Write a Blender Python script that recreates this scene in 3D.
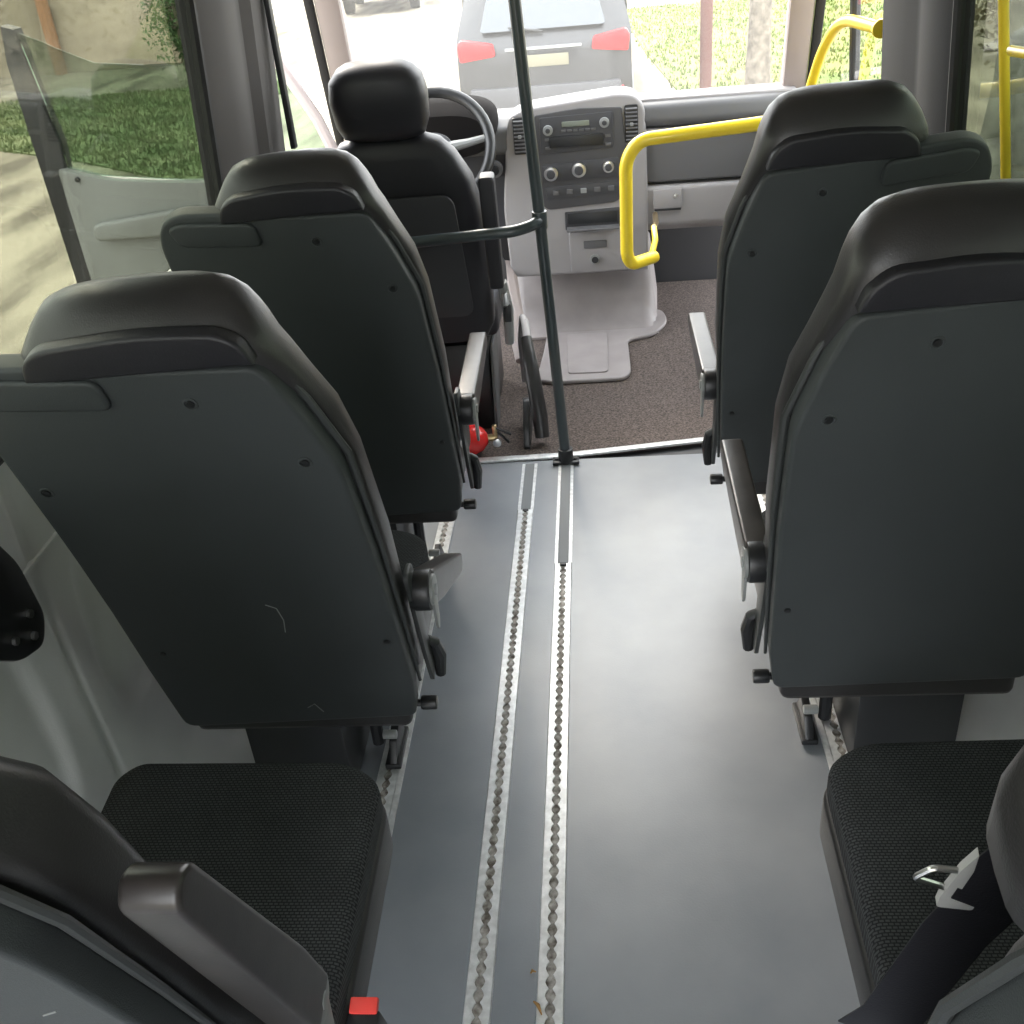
import bpy, bmesh, math, random
from mathutils import Vector, Matrix
random.seed(7)
C = bpy.context.scene
for o in list(bpy.data.objects): bpy.data.objects.remove(o)
PI = math.pi

# ---------------------------------------------------------------- camera
cam_data = bpy.data.cameras.new('camera'); cam = bpy.data.objects.new('camera', cam_data)
C.collection.objects.link(cam); C.camera = cam
cam_data.sensor_width = 36; cam_data.lens = 36.0; cam_data.clip_start = 0.02; cam_data.clip_end = 300
Yv = Vector((69, 632, -1024)).normalized()
u = Vector((-0.095, 1.0)).normalized()
p = math.atan(u.dot(Vector((69, 632))) / 1024.0)
Zv = Vector((math.cos(p)*u.x, math.cos(p)*u.y, math.sin(p)))
Yv = (Yv - Zv*Yv.dot(Zv)).normalized()
Xv = Yv.cross(Zv)
cam.matrix_world = Matrix.Translation((0, 0, 1.6)) @ Matrix((Xv, Yv, Zv)).to_4x4()

# ---------------------------------------------------------------- light and exposure
W = bpy.data.worlds.new('overcast_sky'); C.world = W; W.use_nodes = True
nt = W.node_tree; bg = nt.nodes['Background']
tc = nt.nodes.new('ShaderNodeTexCoord'); sp = nt.nodes.new('ShaderNodeSeparateXYZ')
rp = nt.nodes.new('ShaderNodeValToRGB')
rp.color_ramp.elements[0].position = 0.0; rp.color_ramp.elements[0].color = (0.85, 0.86, 0.86, 1)
rp.color_ramp.elements[1].position = 0.6; rp.color_ramp.elements[1].color = (0.92, 0.96, 1.0, 1)
nt.links.new(tc.outputs['Generated'], sp.inputs[0]); nt.links.new(sp.outputs['Z'], rp.inputs[0])
nt.links.new(rp.outputs[0], bg.inputs['Color']); bg.inputs['Strength'].default_value = 7.5
sl = bpy.data.lights.new('sun', 'SUN'); sl.energy = 7.0; sl.angle = math.radians(28); sl.color = (1.0, 0.88, 0.74)
so = bpy.data.objects.new('sun', sl); C.collection.objects.link(so)
so.rotation_euler = Vector((-0.50, 1.0, 0.95)).to_track_quat('Z', 'Y').to_euler()
vs = C.view_settings; vs.view_transform = 'Standard'; vs.look = 'None'; vs.gamma = 1; vs.exposure = 0.35
vs.use_curve_mapping = False

# ---------------------------------------------------------------- materials
def mat(name, col, rough=0.5, metal=0.0, noise=0.0, nscale=40, bump=0.0, bscale=300, spec=0.5, col2=None, coat=0.0, emit=0.0, crough=0.05):
    m = bpy.data.materials.new(name); m.use_nodes = True
    t = m.node_tree; b = t.nodes['Principled BSDF']
    b.inputs['Base Color'].default_value = (*col, 1); b.inputs['Roughness'].default_value = rough
    b.inputs['Metallic'].default_value = metal; b.inputs['Specular IOR Level'].default_value = spec
    b.inputs['Coat Weight'].default_value = coat; b.inputs['Coat Roughness'].default_value = crough
    if emit:
        b.inputs['Emission Color'].default_value = (*col, 1); b.inputs['Emission Strength'].default_value = emit
    co = t.nodes.new('ShaderNodeTexCoord')
    if noise or col2:
        n = t.nodes.new('ShaderNodeTexNoise'); n.inputs['Scale'].default_value = nscale; n.inputs['Detail'].default_value = 6
        t.links.new(co.outputs['Object'], n.inputs['Vector'])
        r = t.nodes.new('ShaderNodeValToRGB'); r.color_ramp.elements[0].position = 0.35; r.color_ramp.elements[1].position = 0.68
        c2 = col2 if col2 else tuple(min(1, c*(1+noise)) for c in col)
        c1 = col if col2 else tuple(c*(1-noise) for c in col)
        r.color_ramp.elements[0].color = (*c1, 1); r.color_ramp.elements[1].color = (*c2, 1)
        t.links.new(n.outputs[0], r.inputs[0]); t.links.new(r.outputs[0], b.inputs['Base Color'])
    if bump:
        n2 = t.nodes.new('ShaderNodeTexNoise'); n2.inputs['Scale'].default_value = bscale; n2.inputs['Detail'].default_value = 3
        t.links.new(co.outputs['Object'], n2.inputs['Vector'])
        bp = t.nodes.new('ShaderNodeBump'); bp.inputs['Strength'].default_value = bump; bp.inputs['Distance'].default_value = 0.002
        t.links.new(n2.outputs[0], bp.inputs['Height']); t.links.new(bp.outputs[0], b.inputs['Normal'])
    return m

def weave(name, c1, c2, scale):
    m = bpy.data.materials.new(name); m.use_nodes = True
    t = m.node_tree; b = t.nodes['Principled BSDF']; b.inputs['Roughness'].default_value = 0.9
    b.inputs['Specular IOR Level'].default_value = 0.2
    co = t.nodes.new('ShaderNodeTexCoord'); mp = t.nodes.new('ShaderNodeMapping')
    mp.inputs['Scale'].default_value = (scale, scale, scale*0.3); t.links.new(co.outputs['Object'], mp.inputs[0])
    v = t.nodes.new('ShaderNodeTexBrick'); v.inputs['Scale'].default_value = 1
    v.inputs['Color1'].default_value = (*c2, 1); v.inputs['Color2'].default_value = tuple(x*0.8 for x in c2)+(1,)
    v.inputs['Mortar'].default_value = (*c1, 1); v.inputs['Mortar Size'].default_value = 0.13
    v.inputs['Mortar Smooth'].default_value = 0.6; v.inputs['Brick Width'].default_value = 0.75; v.inputs['Row Height'].default_value = 0.5
    t.links.new(mp.outputs[0], v.inputs['Vector'])
    n = t.nodes.new('ShaderNodeTexNoise'); n.inputs['Scale'].default_value = 9; t.links.new(co.outputs['Object'], n.inputs['Vector'])
    mx = t.nodes.new('ShaderNodeMix'); mx.data_type = 'RGBA'; mx.blend_type = 'MULTIPLY'; mx.inputs[0].default_value = 0.5
    t.links.new(v.outputs['Color'], mx.inputs[6]); t.links.new(n.outputs[0], mx.inputs[7]); t.links.new(mx.outputs[2], b.inputs['Base Color'])
    bp = t.nodes.new('ShaderNodeBump'); bp.inputs['Strength'].default_value = 0.5; bp.inputs['Distance'].default_value = 0.002; bp.invert = True
    t.links.new(v.outputs['Fac'], bp.inputs['Height']); t.links.new(bp.outputs[0], b.inputs['Normal'])
    return m

def glass(name, tint, gloss=0.06, haze=0.0):
    m = bpy.data.materials.new(name); m.use_nodes = True
    t = m.node_tree; t.nodes.clear()
    o = t.nodes.new('ShaderNodeOutputMaterial'); tr = t.nodes.new('ShaderNodeBsdfTransparent'); tr.inputs[0].default_value = (*tint, 1)
    g = t.nodes.new('ShaderNodeBsdfGlossy'); g.inputs['Roughness'].default_value = 0.02
    f = t.nodes.new('ShaderNodeFresnel'); f.inputs[0].default_value = 1.45
    mu = t.nodes.new('ShaderNodeMath'); mu.operation = 'MULTIPLY'; mu.inputs[1].default_value = gloss/0.04
    mu.use_clamp = True
    t.links.new(f.outputs[0], mu.inputs[0])
    mx = t.nodes.new('ShaderNodeMixShader'); t.links.new(mu.outputs[0], mx.inputs[0]); t.links.new(tr.outputs[0], mx.inputs[1]); t.links.new(g.outputs[0], mx.inputs[2])
    last = mx
    if haze:
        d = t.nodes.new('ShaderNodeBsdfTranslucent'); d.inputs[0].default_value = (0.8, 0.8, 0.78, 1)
        m2 = t.nodes.new('ShaderNodeMixShader'); m2.inputs[0].default_value = haze
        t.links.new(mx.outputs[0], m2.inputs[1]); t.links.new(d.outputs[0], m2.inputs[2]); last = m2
    t.links.new(last.outputs[0], o.inputs[0])
    return m

M = dict(
 shell = mat('slate_plastic', (0.044, 0.050, 0.053), 0.52, bump=0.25, bscale=700, noise=0.06, nscale=5, spec=0.35),
 shell_edge = mat('grey_plastic', (0.040, 0.044, 0.045), 0.42, bump=0.1, bscale=500),
 leather = mat('dark_leatherette', (0.026, 0.025, 0.026), 0.36, bump=0.18, bscale=420, noise=0.15, nscale=6),
 leather2 = mat('black_leatherette', (0.016, 0.016, 0.021), 0.46, bump=0.18, bscale=420),
 weave = weave('woven_seat_fabric', (0.022, 0.023, 0.026), (0.085, 0.09, 0.095), 105),
 black = mat('black_plastic', (0.014, 0.015, 0.017), 0.38),
 blackm = mat('black_painted_steel', (0.020, 0.022, 0.025), 0.45),
 armp = mat('worn_black_plastic', (0.030, 0.026, 0.025), 0.34, noise=0.25, nscale=25, bump=0.05),
 chrome = mat('steel', (0.62, 0.62, 0.62), 0.28, metal=1.0),
 greyp = mat('grey_satin_plastic', (0.24, 0.25, 0.25), 0.4),
 vinyl = mat('grey_vinyl_floor', (0.182, 0.200, 0.228), 0.42, coat=0.8, crough=0.33, col2=(0.255, 0.272, 0.295), nscale=3.2, bump=0.2, bscale=260),
 alu = mat('aluminium_track', (0.70, 0.71, 0.72), 0.38, metal=0.35, noise=0.15, nscale=60),
 slot = mat('dirty_slot', (0.10, 0.085, 0.07), 0.9, col2=(0.5, 0.48, 0.45), nscale=55),
 insert = mat('grey_rubber_insert', (0.20, 0.21, 0.22), 0.6),
 carpet = mat('brown_black_carpet', (0.040, 0.032, 0.030), 0.95, col2=(0.16, 0.125, 0.11), nscale=160, bump=0.8, bscale=300),
 wall = mat('grey_wall_trim', (0.66, 0.675, 0.67), 0.6, bump=0.15, bscale=350, noise=0.12, nscale=2.5),
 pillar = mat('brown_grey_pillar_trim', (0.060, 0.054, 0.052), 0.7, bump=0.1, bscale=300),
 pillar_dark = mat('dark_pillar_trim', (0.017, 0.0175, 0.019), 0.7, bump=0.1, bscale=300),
 apillar = mat('pinkish_grey_trim', (0.34, 0.29, 0.28), 0.6),
 doorp = mat('grey_door_trim', (0.17, 0.175, 0.17), 0.55, noise=0.08, nscale=3),
 ceil = mat('ceiling_cloth', (0.75, 0.74, 0.72), 0.9),
 gasket = mat('rubber_seal', (0.018, 0.018, 0.020), 0.6),
 dashl = mat('light_grey_dash', (0.27, 0.26, 0.265), 0.55, bump=0.08, bscale=400),
 dashm = mat('mid_grey_dash', (0.095, 0.095, 0.10), 0.55, bump=0.1, bscale=400),
 dashd = mat('charcoal_dash', (0.045, 0.046, 0.052), 0.5),
 tunnel = mat('pale_grey_rubber', (0.30, 0.275, 0.275), 0.5, noise=0.08, nscale=9),
 yellow = mat('yellow_paint', (0.95, 0.70, 0.03), 0.32, coat=0.3),
 pole = mat('grey_green_paint', (0.035, 0.048, 0.052), 0.32, coat=0.3),
 red = mat('red_paint', (0.75, 0.02, 0.02), 0.25, coat=0.5),
 redp = mat('red_plastic', (0.75, 0.06, 0.05), 0.4),
 greyl = mat('pale_grey_plastic', (0.45, 0.45, 0.44), 0.4),
 brass = mat('brass', (0.65, 0.50, 0.28), 0.3, metal=1.0),
 tint = glass('tinted_side_glass', (0.40, 0.415, 0.36), 0.012),
 tintr = glass('green_tinted_glass', (0.22, 0.25, 0.20), 0.02),
 clear = glass('clear_glass', (0.90, 0.92, 0.91), 0.04),
 windscreen = glass('hazy_windscreen', (0.80, 0.80, 0.79), 0.03, haze=0.05),  # small translucent white mix imitates glare haze over the view
 doorglass = glass('door_glass', (0.60, 0.68, 0.62), 0.04),
 display = mat('grey_green_display', (0.16, 0.18, 0.15), 0.3),
 tread = mat('tyre_rubber', (0.02, 0.02, 0.02), 0.8),
 car = mat('grey_car_paint', (0.010, 0.011, 0.014), 0.35, coat=0.3),
 carglass = mat('car_rear_glass', (0.02, 0.03, 0.04), 0.05, coat=1.0),
 tail = mat('tail_lamp_red', (0.35, 0.003, 0.008), 0.3, coat=0.2),
 plate = mat('number_plate', (0.16, 0.15, 0.10), 0.5),
 bark = mat('bark', (0.10, 0.085, 0.065), 0.95, col2=(0.22, 0.19, 0.15), nscale=14, bump=1.0, bscale=40),
 leaf = mat('leaves', (0.020, 0.060, 0.014), 0.7, col2=(0.060, 0.105, 0.03), nscale=3),
 leafd = mat('dry_leaves', (0.07, 0.065, 0.03), 0.8, col2=(0.17, 0.14, 0.08), nscale=4),
 house = mat('beige_render', (0.26, 0.225, 0.165), 0.9, noise=0.2, nscale=1.3),
 rust = mat('rusty_post', (0.12, 0.045, 0.035), 0.8),
 stone = mat('stone_wall', (0.10, 0.10, 0.085), 0.95, col2=(0.26, 0.26, 0.22), nscale=7, bump=1.0, bscale=12),
)

# ---------------------------------------------------------------- mesh helpers
def link(name, bm, m, parent=None, sharp=35, smooth=True):
    me = bpy.data.meshes.new(name); bmesh.ops.recalc_face_normals(bm, faces=bm.faces); bm.to_mesh(me); bm.free()
    if m: me.materials.append(m)
    if smooth:
        me.shade_smooth(); me.set_sharp_from_angle(angle=math.radians(sharp))
    o = bpy.data.objects.new(name, me); C.collection.objects.link(o)
    if parent: o.parent = parent
    return o
def tag(o, label, cat, group=None, kind=None):
    o['label'] = label; o['category'] = cat
    if group: o['group'] = group
    if kind: o['kind'] = kind
    return o
def thing(name, label, cat, loc=(0,0,0), group=None):
    o = bpy.data.objects.new(name, None); o.empty_display_size = 0.05; C.collection.objects.link(o); o.location = loc
    return tag(o, label, cat, group)
def struct(name, bm, m, parent=None, **k):
    o = link(name, bm, m, parent, **k)
    if not parent: o['kind'] = 'structure'
    return o
def B(): return bmesh.new()
def bevel(bm, geom, w, seg=2):
    if w > 0: bmesh.ops.bevel(bm, geom=geom, offset=w, segments=seg, profile=0.6, affect='EDGES', clamp_overlap=True)
def box(bm, c, s, bev=0.0, rot=None, seg=2):
    t = bmesh.new(); bmesh.ops.create_cube(t, size=1)
    for v in t.verts: v.co = Vector((v.co.x*s[0], v.co.y*s[1], v.co.z*s[2]))
    bevel(t, t.edges[:], bev, seg)
    mt = Matrix.Translation(c) @ (rot.to_4x4() if rot else Matrix())
    t.transform(mt); merge(bm, t); return bm
def merge(bm, t):
    me = bpy.data.meshes.new('tmp'); t.to_mesh(me); t.free(); bm.from_mesh(me); bpy.data.meshes.remove(me)
def rounded(pts, r, n=5):
    """round corners of a polygon; r may be a list"""
    out = []; N = len(pts)
    for i in range(N):
        P = Vector(pts[i]); A = Vector(pts[i-1]); D = Vector(pts[(i+1) % N])
        rr = r[i] if isinstance(r, (list, tuple)) else r
        d1 = (A-P); d2 = (D-P); l = min(rr, d1.length*0.45, d2.length*0.45)
        if l < 1e-5: out.append(tuple(P)); continue
        a = P + d1.normalized()*l; b = P + d2.normalized()*l
        for k in range(n+1):
            t = k/n; out.append(tuple(a*(1-t)**2 + P*2*t*(1-t) + b*t*t))
    return out
def prism(bm, pts, d0, d1, T, bev=0.0, seg=2):
    """polygon pts (a,b) extruded from depth d0 to d1; T(a,b,d)->xyz"""
    t = bmesh.new()
    lo = [t.verts.new((q[0], q[1], d0)) for q in pts]; hi = [t.verts.new((q[0], q[1], d1)) for q in pts]
    n = len(pts); t.faces.new(lo[::-1]); f = t.faces.new(hi)
    for i in range(n): t.faces.new((lo[i], lo[(i+1) % n], hi[(i+1) % n], hi[i]))
    bmesh.ops.recalc_face_normals(t, faces=t.faces)
    if bev: 
        e = [e for e in t.edges if abs(e.verts[0].co.z-e.verts[1].co.z) < 1e-6]
        bevel(t, e, bev, seg)
    bmesh.ops.triangulate(t, faces=[f for f in t.faces if len(f.verts) > 8])
    for v in t.verts: v.co = Vector(T(*v.co))
    merge(bm, t); return bm
def loft(bm, secs, T, N=36):
    """secs: (v, uc, hu, w0, w1, expo): superellipse rings"""
    t = bmesh.new(); rings = []
    for (v, uc, hu, w0, w1, ex) in secs:
        r = []
        for i in range(N):
            a = 2*PI*i/N; c, s = math.cos(a), math.sin(a)
            x = uc + hu*math.copysign(abs(c)**(2/ex), c); w = (w0+w1)/2 + (w1-w0)/2*math.copysign(abs(s)**(2/ex), s)
            r.append(t.verts.new(T(x, v, w)))
        rings.append(r)
    for a, b in zip(rings, rings[1:]):
        for i in range(N): t.faces.new((a[i], a[(i+1) % N], b[(i+1) % N], b[i]))
    t.faces.new(rings[0]); t.faces.new(rings[-1])
    merge(bm, t); return bm
def tube(bm, pts, r, n=14, smooth_r=0.0, closed=False):
    P = [Vector(q) for q in pts]
    if smooth_r:
        Q = [P[0]]
        for i in range(1, len(P)-1):
            d1 = (P[i-1]-P[i]); d2 = (P[i+1]-P[i]); l = min(smooth_r, d1.length*0.48, d2.length*0.48)
            a = P[i]+d1.normalized()*l; b = P[i]+d2.normalized()*l
            for k in range(7):
                s = k/6; Q.append(a*(1-s)**2+P[i]*2*s*(1-s)+b*s*s)
        Q.append(P[-1]); P = Q
    rs = r if isinstance(r, (list, tuple)) else [r]*len(P)
    t = bmesh.new(); rings = []; nrm = None
    for i in range(len(P)):
        if closed: d = (P[(i+1) % len(P)]-P[i-1]).normalized()
        else: d = (P[min(i+1, len(P)-1)]-P[max(i-1, 0)]).normalized()
        if nrm is None: nrm = d.orthogonal().normalized()
        nrm = (nrm - d*nrm.dot(d)).normalized(); bn = d.cross(nrm)
        rings.append([t.verts.new(P[i]+(nrm*math.cos(2*PI*k/n)+bn*math.sin(2*PI*k/n))*rs[i]) for k in range(n)])
    pr = list(zip(rings, rings[1:])) + ([(rings[-1], rings[0])] if closed else [])
    for a, b in pr:
        for k in range(n): t.faces.new((a[k], a[(k+1) % n], b[(k+1) % n], b[k]))
    if not closed: t.faces.new(rings[0]); t.faces.new(rings[-1])
    merge(bm, t); return bm
def cyl(bm, c, r, h, axis='Z', n=28, bev=0.0, r2=None):
    t = bmesh.new(); bmesh.ops.create_cone(t, cap_ends=True, segments=n, radius1=r, radius2=r if r2 is None else r2, depth=h)
    if bev: bevel(t, [e for e in t.edges if abs(e.verts[0].co.z-e.verts[1].co.z) < 1e-6], bev)
    if isinstance(axis, str):
        q = {'Z': Matrix(), 'X': Matrix.Rotation(PI/2, 4, 'Y'), 'Y': Matrix.Rotation(PI/2, 4, 'X')}[axis]
    else: q = Vector(axis).to_track_quat('Z', 'Y').to_matrix().to_4x4()
    t.transform(Matrix.Translation(c) @ q); merge(bm, t); return bm
def strip(bm, pts, width_vec, th=0.0012):
    """flat webbing along pts, width vector(s)"""
    t = bmesh.new(); rows = []
    for i, q in enumerate(pts):
        wv = Vector(width_vec[i] if isinstance(width_vec, list) else width_vec)
        q = Vector(q); rows.append((t.verts.new(q-wv/2), t.verts.new(q+wv/2)))
    for a, b in zip(rows, rows[1:]): t.faces.new((a[0], a[1], b[1], b[0]))
    bmesh.ops.recalc_face_normals(t, faces=t.faces)
    bmesh.ops.solidify(t, geom=t.faces[:], thickness=th)
    merge(bm, t); return bm
XZ = lambda y0: (lambda a, b, d: (a, y0+d, b))
YZ = lambda a, b, d: (d, a, b)
XY = lambda a, b, d: (a, b, d)

# ================================================================ THE SETTING
# passenger floor
bm = B(); box(bm, (-0.05, 0.96, -0.02), (1.80, 3.94, 0.04)); struct('floor', bm, M['vinyl'])
# cab floor body under the carpet
bm = B(); box(bm, (-0.05, 4.03, -0.036), (1.80, 2.2, 0.05)); struct('floor_cab', bm, M['dashd'])
bm = B(); box(bm, (-0.05, 0.95, 2.05), (1.8, 4.3, 0.05), 0.0); struct('ceiling', bm, M['ceil'])
# side walls: lower panel profile swept along y (inner face), with recessed oval panels
def lower_wall(name, sx, x_off, y0, y1, ovals, seam):
    prof = [(0.62, 0.0), (0.74, 0.012), (0.80, 0.05), (0.845, 0.12), (0.86, 0.22), (0.872, 0.45), (0.880, 0.66), (0.874, 0.86), (0.868, 0.92), (0.91, 0.93), (0.93, 0.86), (0.95, 0.0)]
    bm = B(); n = len(prof); rows = []
    prof2 = [prof[0]]
    for a, b in zip(prof, prof[1:]):
        k = 1 if b[0] > 0.9 else max(1, int(math.dist(a, b)/0.012))
        for i in range(1, k+1): prof2.append((a[0]+(b[0]-a[0])*i/k, a[1]+(b[1]-a[1])*i/k))
    ny = int((y1-y0)/0.012)
    for i in range(ny+1):
        y = y0+(y1-y0)*i/ny; row = []
        for (xx, z) in prof2:
            dx = 0
            if xx < 0.9:
                for (cy, cz, hy, hz, sh) in ovals:
                    yy = y-cy-sh*(z-cz); q = (abs(yy)/hy)**3.2+(abs(z-cz)/hz)**3.2
                    dx = max(dx, 0.010*max(0, min(1, (1.25-q)/0.5)))
                for sy in seam:
                    d = abs(y-sy); dx = max(dx, 0.006*max(0, 1-d/0.013)) if z > 0.03 else dx
            row.append(bm.verts.new((x_off+sx*(xx+dx), y, z)))
        rows.append(row)
    for a, b in zip(rows, rows[1:]):
        for i in range(len(prof2)-1): bm.faces.new((a[i], a[i+1], b[i+1], b[i]))
    bm.faces.new(rows[0]); bm.faces.new(rows[-1])
    return struct(name, bm, M['wall'], sharp=50)
XO = -0.045
lower_wall('wall_left', -1, XO, -0.9, 2.98, [(1.50, 0.52, 0.11, 0.19, 0.10), (1.06, 0.5, 0.15, 0.2, 0.0), (2.25, 0.5, 0.3, 0.22, 0)], [1.31])
lower_wall('wall_right', 1, XO, -0.9, 2.98, [(1.50, 0.52, 0.13, 0.19, 0.0), (2.25, 0.5, 0.3, 0.22, 0)], [1.31])
# horizontal joint line on left wall
for nm, sx in (('trim_1', -1), ('trim_2', 1)):
    bm = B(); box(bm, (XO+sx*0.878, 0.95, 0.735), (0.010, 3.7, 0.008), 0.002); struct(nm, bm, M['wall'])
# upper walls with window openings, per side
def upper(side, sx, wy0, wy1, wz0=0.92, wz1=1.50):
    def X(z): return XO + sx*(0.865 - 0.07*(z-1.0))
    def quadbox(bm, y0, y1, z0, z1, th=0.05, bev=0.0):
        t = bmesh.new(); vs_ = []
        for d in (0, th):
            for (y, z) in ((y0, z0), (y1, z0), (y1, z1), (y0, z1)): vs_.append(t.verts.new((X(z)+sx*d, y, z)))
        a = vs_; F = [(0,1,2,3), (7,6,5,4), (0,4,5,1), (1,5,6,2), (2,6,7,3), (3,7,4,0)]
        for f in F: t.faces.new([a[i] for i in f])
        if bev: bevel(t, t.edges[:], bev)
        merge(bm, t)
    bm = B(); quadbox(bm, -0.9, wy0, wz0, 2.03); quadbox(bm, wy0, wy1, wz1, 2.03)
    struct('wall_%s_upper' % side, bm, M['pillar'])
    # window header trim
    bm = B(); quadbox(bm, wy0-0.03, wy1+0.02, wz1-0.012, wz1+0.03, th=0.03, bev=0.005)
    for v in bm.verts: v.co.x -= sx*0.012
    struct('trim_%d' % (3 if sx < 0 else 4), bm, M['pillar'])
    return X, quadbox
XL, qbL = upper('left', -1, 0.2, 2.50, wz1=1.53)
XR, qbR = upper('right', 1, 0.2, 2.50, wz1=1.53)
# windows : gasket frame + tinted pane
def side_window(n, sx, X, y0, y1, z0, z1, gm):
    fr = rounded([(y0, z0), (y1, z0), (y1, z1), (y0, z1)], 0.05)
    bm = B()
    pts = [(X(z)-sx*0.002, y, z) for (y, z) in fr]
    tube(bm, pts, 0.013, 8, closed=True)
    t_ = bmesh.new(); q_ = []
    for d in (0, 0.03):
        for (y, z) in ((y1-0.005, z0-0.02), (y1+0.05, z0-0.02), (y1+0.05, z1+0.02), (y1-0.005, z1+0.02)): q_.append(t_.verts.new((X(z)+sx*d, y, z)))
    for f_ in ((0,1,2,3), (7,6,5,4), (0,4,5,1), (1,5,6,2), (2,6,7,3), (3,7,4,0)): t_.faces.new([q_[k_] for k_ in f_])
    merge(bm, t_)
    o = struct('window_%d' % n, bm, M['gasket'])
    bm = B(); f = bm.faces.new([bm.verts.new((X(z)+sx*0.02, y, z)) for (y, z) in fr])
    bmesh.ops.solidify(bm, geom=[f], thickness=0.004)
    link('pane', bm, gm, o, smooth=False)
side_window(1, -1, XL, 0.22, 2.49, 0.93, 1.53, M['tint'])
side_window(2, 1, XR, 0.22, 2.49, 0.93, 1.53, M['tintr'])
# B pillars: fluted vertical covers
def pillar(name, sx, X, y0, y1, mm, steps):
    """steps: fractions along y -> inward offset, a folded profile"""
    bm = B(); prev = None
    prof = [(0, -0.02), (0.0, 0.0)] + steps + [(1, 0.0), (1, -0.06)]
    zs = (0.05, 1.0, 2.03); rows = []
    for z in zs:
        rows.append([bm.verts.new((X(max(z, 1.0))+(-sx)*off, y0+(y1-y0)*fr, z)) for (fr, off) in prof])
    for a, b in zip(rows, rows[1:]):
        for i in range(len(prof)-1): bm.faces.new((a[i], a[i+1], b[i+1], b[i]))
        bm.faces.new((a[-1], a[0], b[0], b[-1]))
    bm.faces.new(rows[0]); bm.faces.new(rows[-1])
    return struct(name, bm, mm, sharp=20)
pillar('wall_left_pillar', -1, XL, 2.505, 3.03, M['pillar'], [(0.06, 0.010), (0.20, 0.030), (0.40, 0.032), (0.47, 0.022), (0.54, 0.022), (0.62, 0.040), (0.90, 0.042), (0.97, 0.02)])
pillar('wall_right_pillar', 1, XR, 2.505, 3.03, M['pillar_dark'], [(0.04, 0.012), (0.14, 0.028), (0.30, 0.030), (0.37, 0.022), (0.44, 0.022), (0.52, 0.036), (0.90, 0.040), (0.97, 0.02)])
# belt slide rail on the left B pillar
bm = B(); box(bm, (XL(1.3)+0.06, 2.94, 1.4), (0.015, 0.03, 0.75), 0.004)
struct('trim_5', bm, M['blackm'])
# unseen rear wall, left half open, right half closed to shape interior light
bm = B()
box(bm, (-0.05, -0.9, 1.96), (1.8, 0.05, 0.18)); box(bm, (-0.92, -0.9, 1.0), (0.1, 0.05, 1.95)); box(bm, (0.83, -0.9, 1.0), (0.1, 0.05, 1.95))
box(bm, (0.40, -0.9, 0.95), (0.82, 0.05, 1.9), 0.01)  # added unseen panel, leaves right seat backs brighter than left ones
struct('wall_back_with_blocker', bm, M['wall'])
# side sills of the front doors, cab side below the dash, roof edge of cab
bm = B()
box(bm, (-0.93, 3.5, 0.06), (0.10, 1.1, 0.12), 0.02); struct('baseboard_left', bm, M['dashm'])
bm = B()
box(bm, (0.84, 3.5, 0.06), (0.10, 1.1, 0.12), 0.02); struct('baseboard_right', bm, M['dashm'])
# A pillars
for nm, x0, x1, w in (('trim_6', -0.93, -0.80, 0.085), ('trim_7', 0.765, 0.66, 0.085)):
    bm = B(); a = Vector((x0, 4.22, 0.74)); b = Vector((x1, 3.35, 2.03)); d = (b-a)
    q = d.to_track_quat('Z', 'Y').to_matrix()
    box(bm, (a+b)/2, (w, 0.12, d.length), 0.02, rot=q); struct(nm, bm, M['apillar'])
    bm = B(); s = -1 if x0 < 0 else 1
    box(bm, (a+b)/2+Vector((s*(w/2+0.012), -0.05, 0)), (0.03, 0.05, d.length), 0.008, rot=q); struct('trim_%d' % (8 if s < 0 else 9), bm, M['gasket'])
# windscreen
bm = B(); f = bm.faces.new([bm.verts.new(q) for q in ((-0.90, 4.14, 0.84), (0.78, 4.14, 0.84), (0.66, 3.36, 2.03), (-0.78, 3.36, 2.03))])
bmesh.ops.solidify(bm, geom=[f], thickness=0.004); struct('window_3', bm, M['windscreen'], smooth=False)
bm = B(); box(bm, (-0.07, 3.27, 2.06), (1.7, 0.45, 0.05), 0.01); struct('ceiling_cab', bm, M['ceil'])
# right front door (closed): panel, frame, glass with divider
bm = B()
box(bm, (0.84, 3.5, 0.50), (0.06, 0.95, 0.76), 0.02)
d1 = struct('door_2', bm, M['dashm'])
bm = B()
for (ya, za, yb, zb) in ((3.03, 0.86, 3.03, 2.0), (3.42, 0.87, 3.42, 1.95), (3.06, 0.90, 4.10, 0.86), (4.12, 0.86, 3.46, 1.96)):
    tube(bm, [(0.82 if za < 1 else 0.80, ya, za), (0.80 if zb < 1.2 else 0.74, yb, zb)], 0.016, 8)
link('door_frame', bm, M['gasket'], d1)
bm = B(); f = bm.faces.new([bm.verts.new(q) for q in ((0.81, 3.03, 0.87), (0.81, 4.12, 0.87), (0.745, 3.45, 1.97), (0.745, 3.03, 1.97))])
link('pane', bm, M['clear'], d1, smooth=False)

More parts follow.
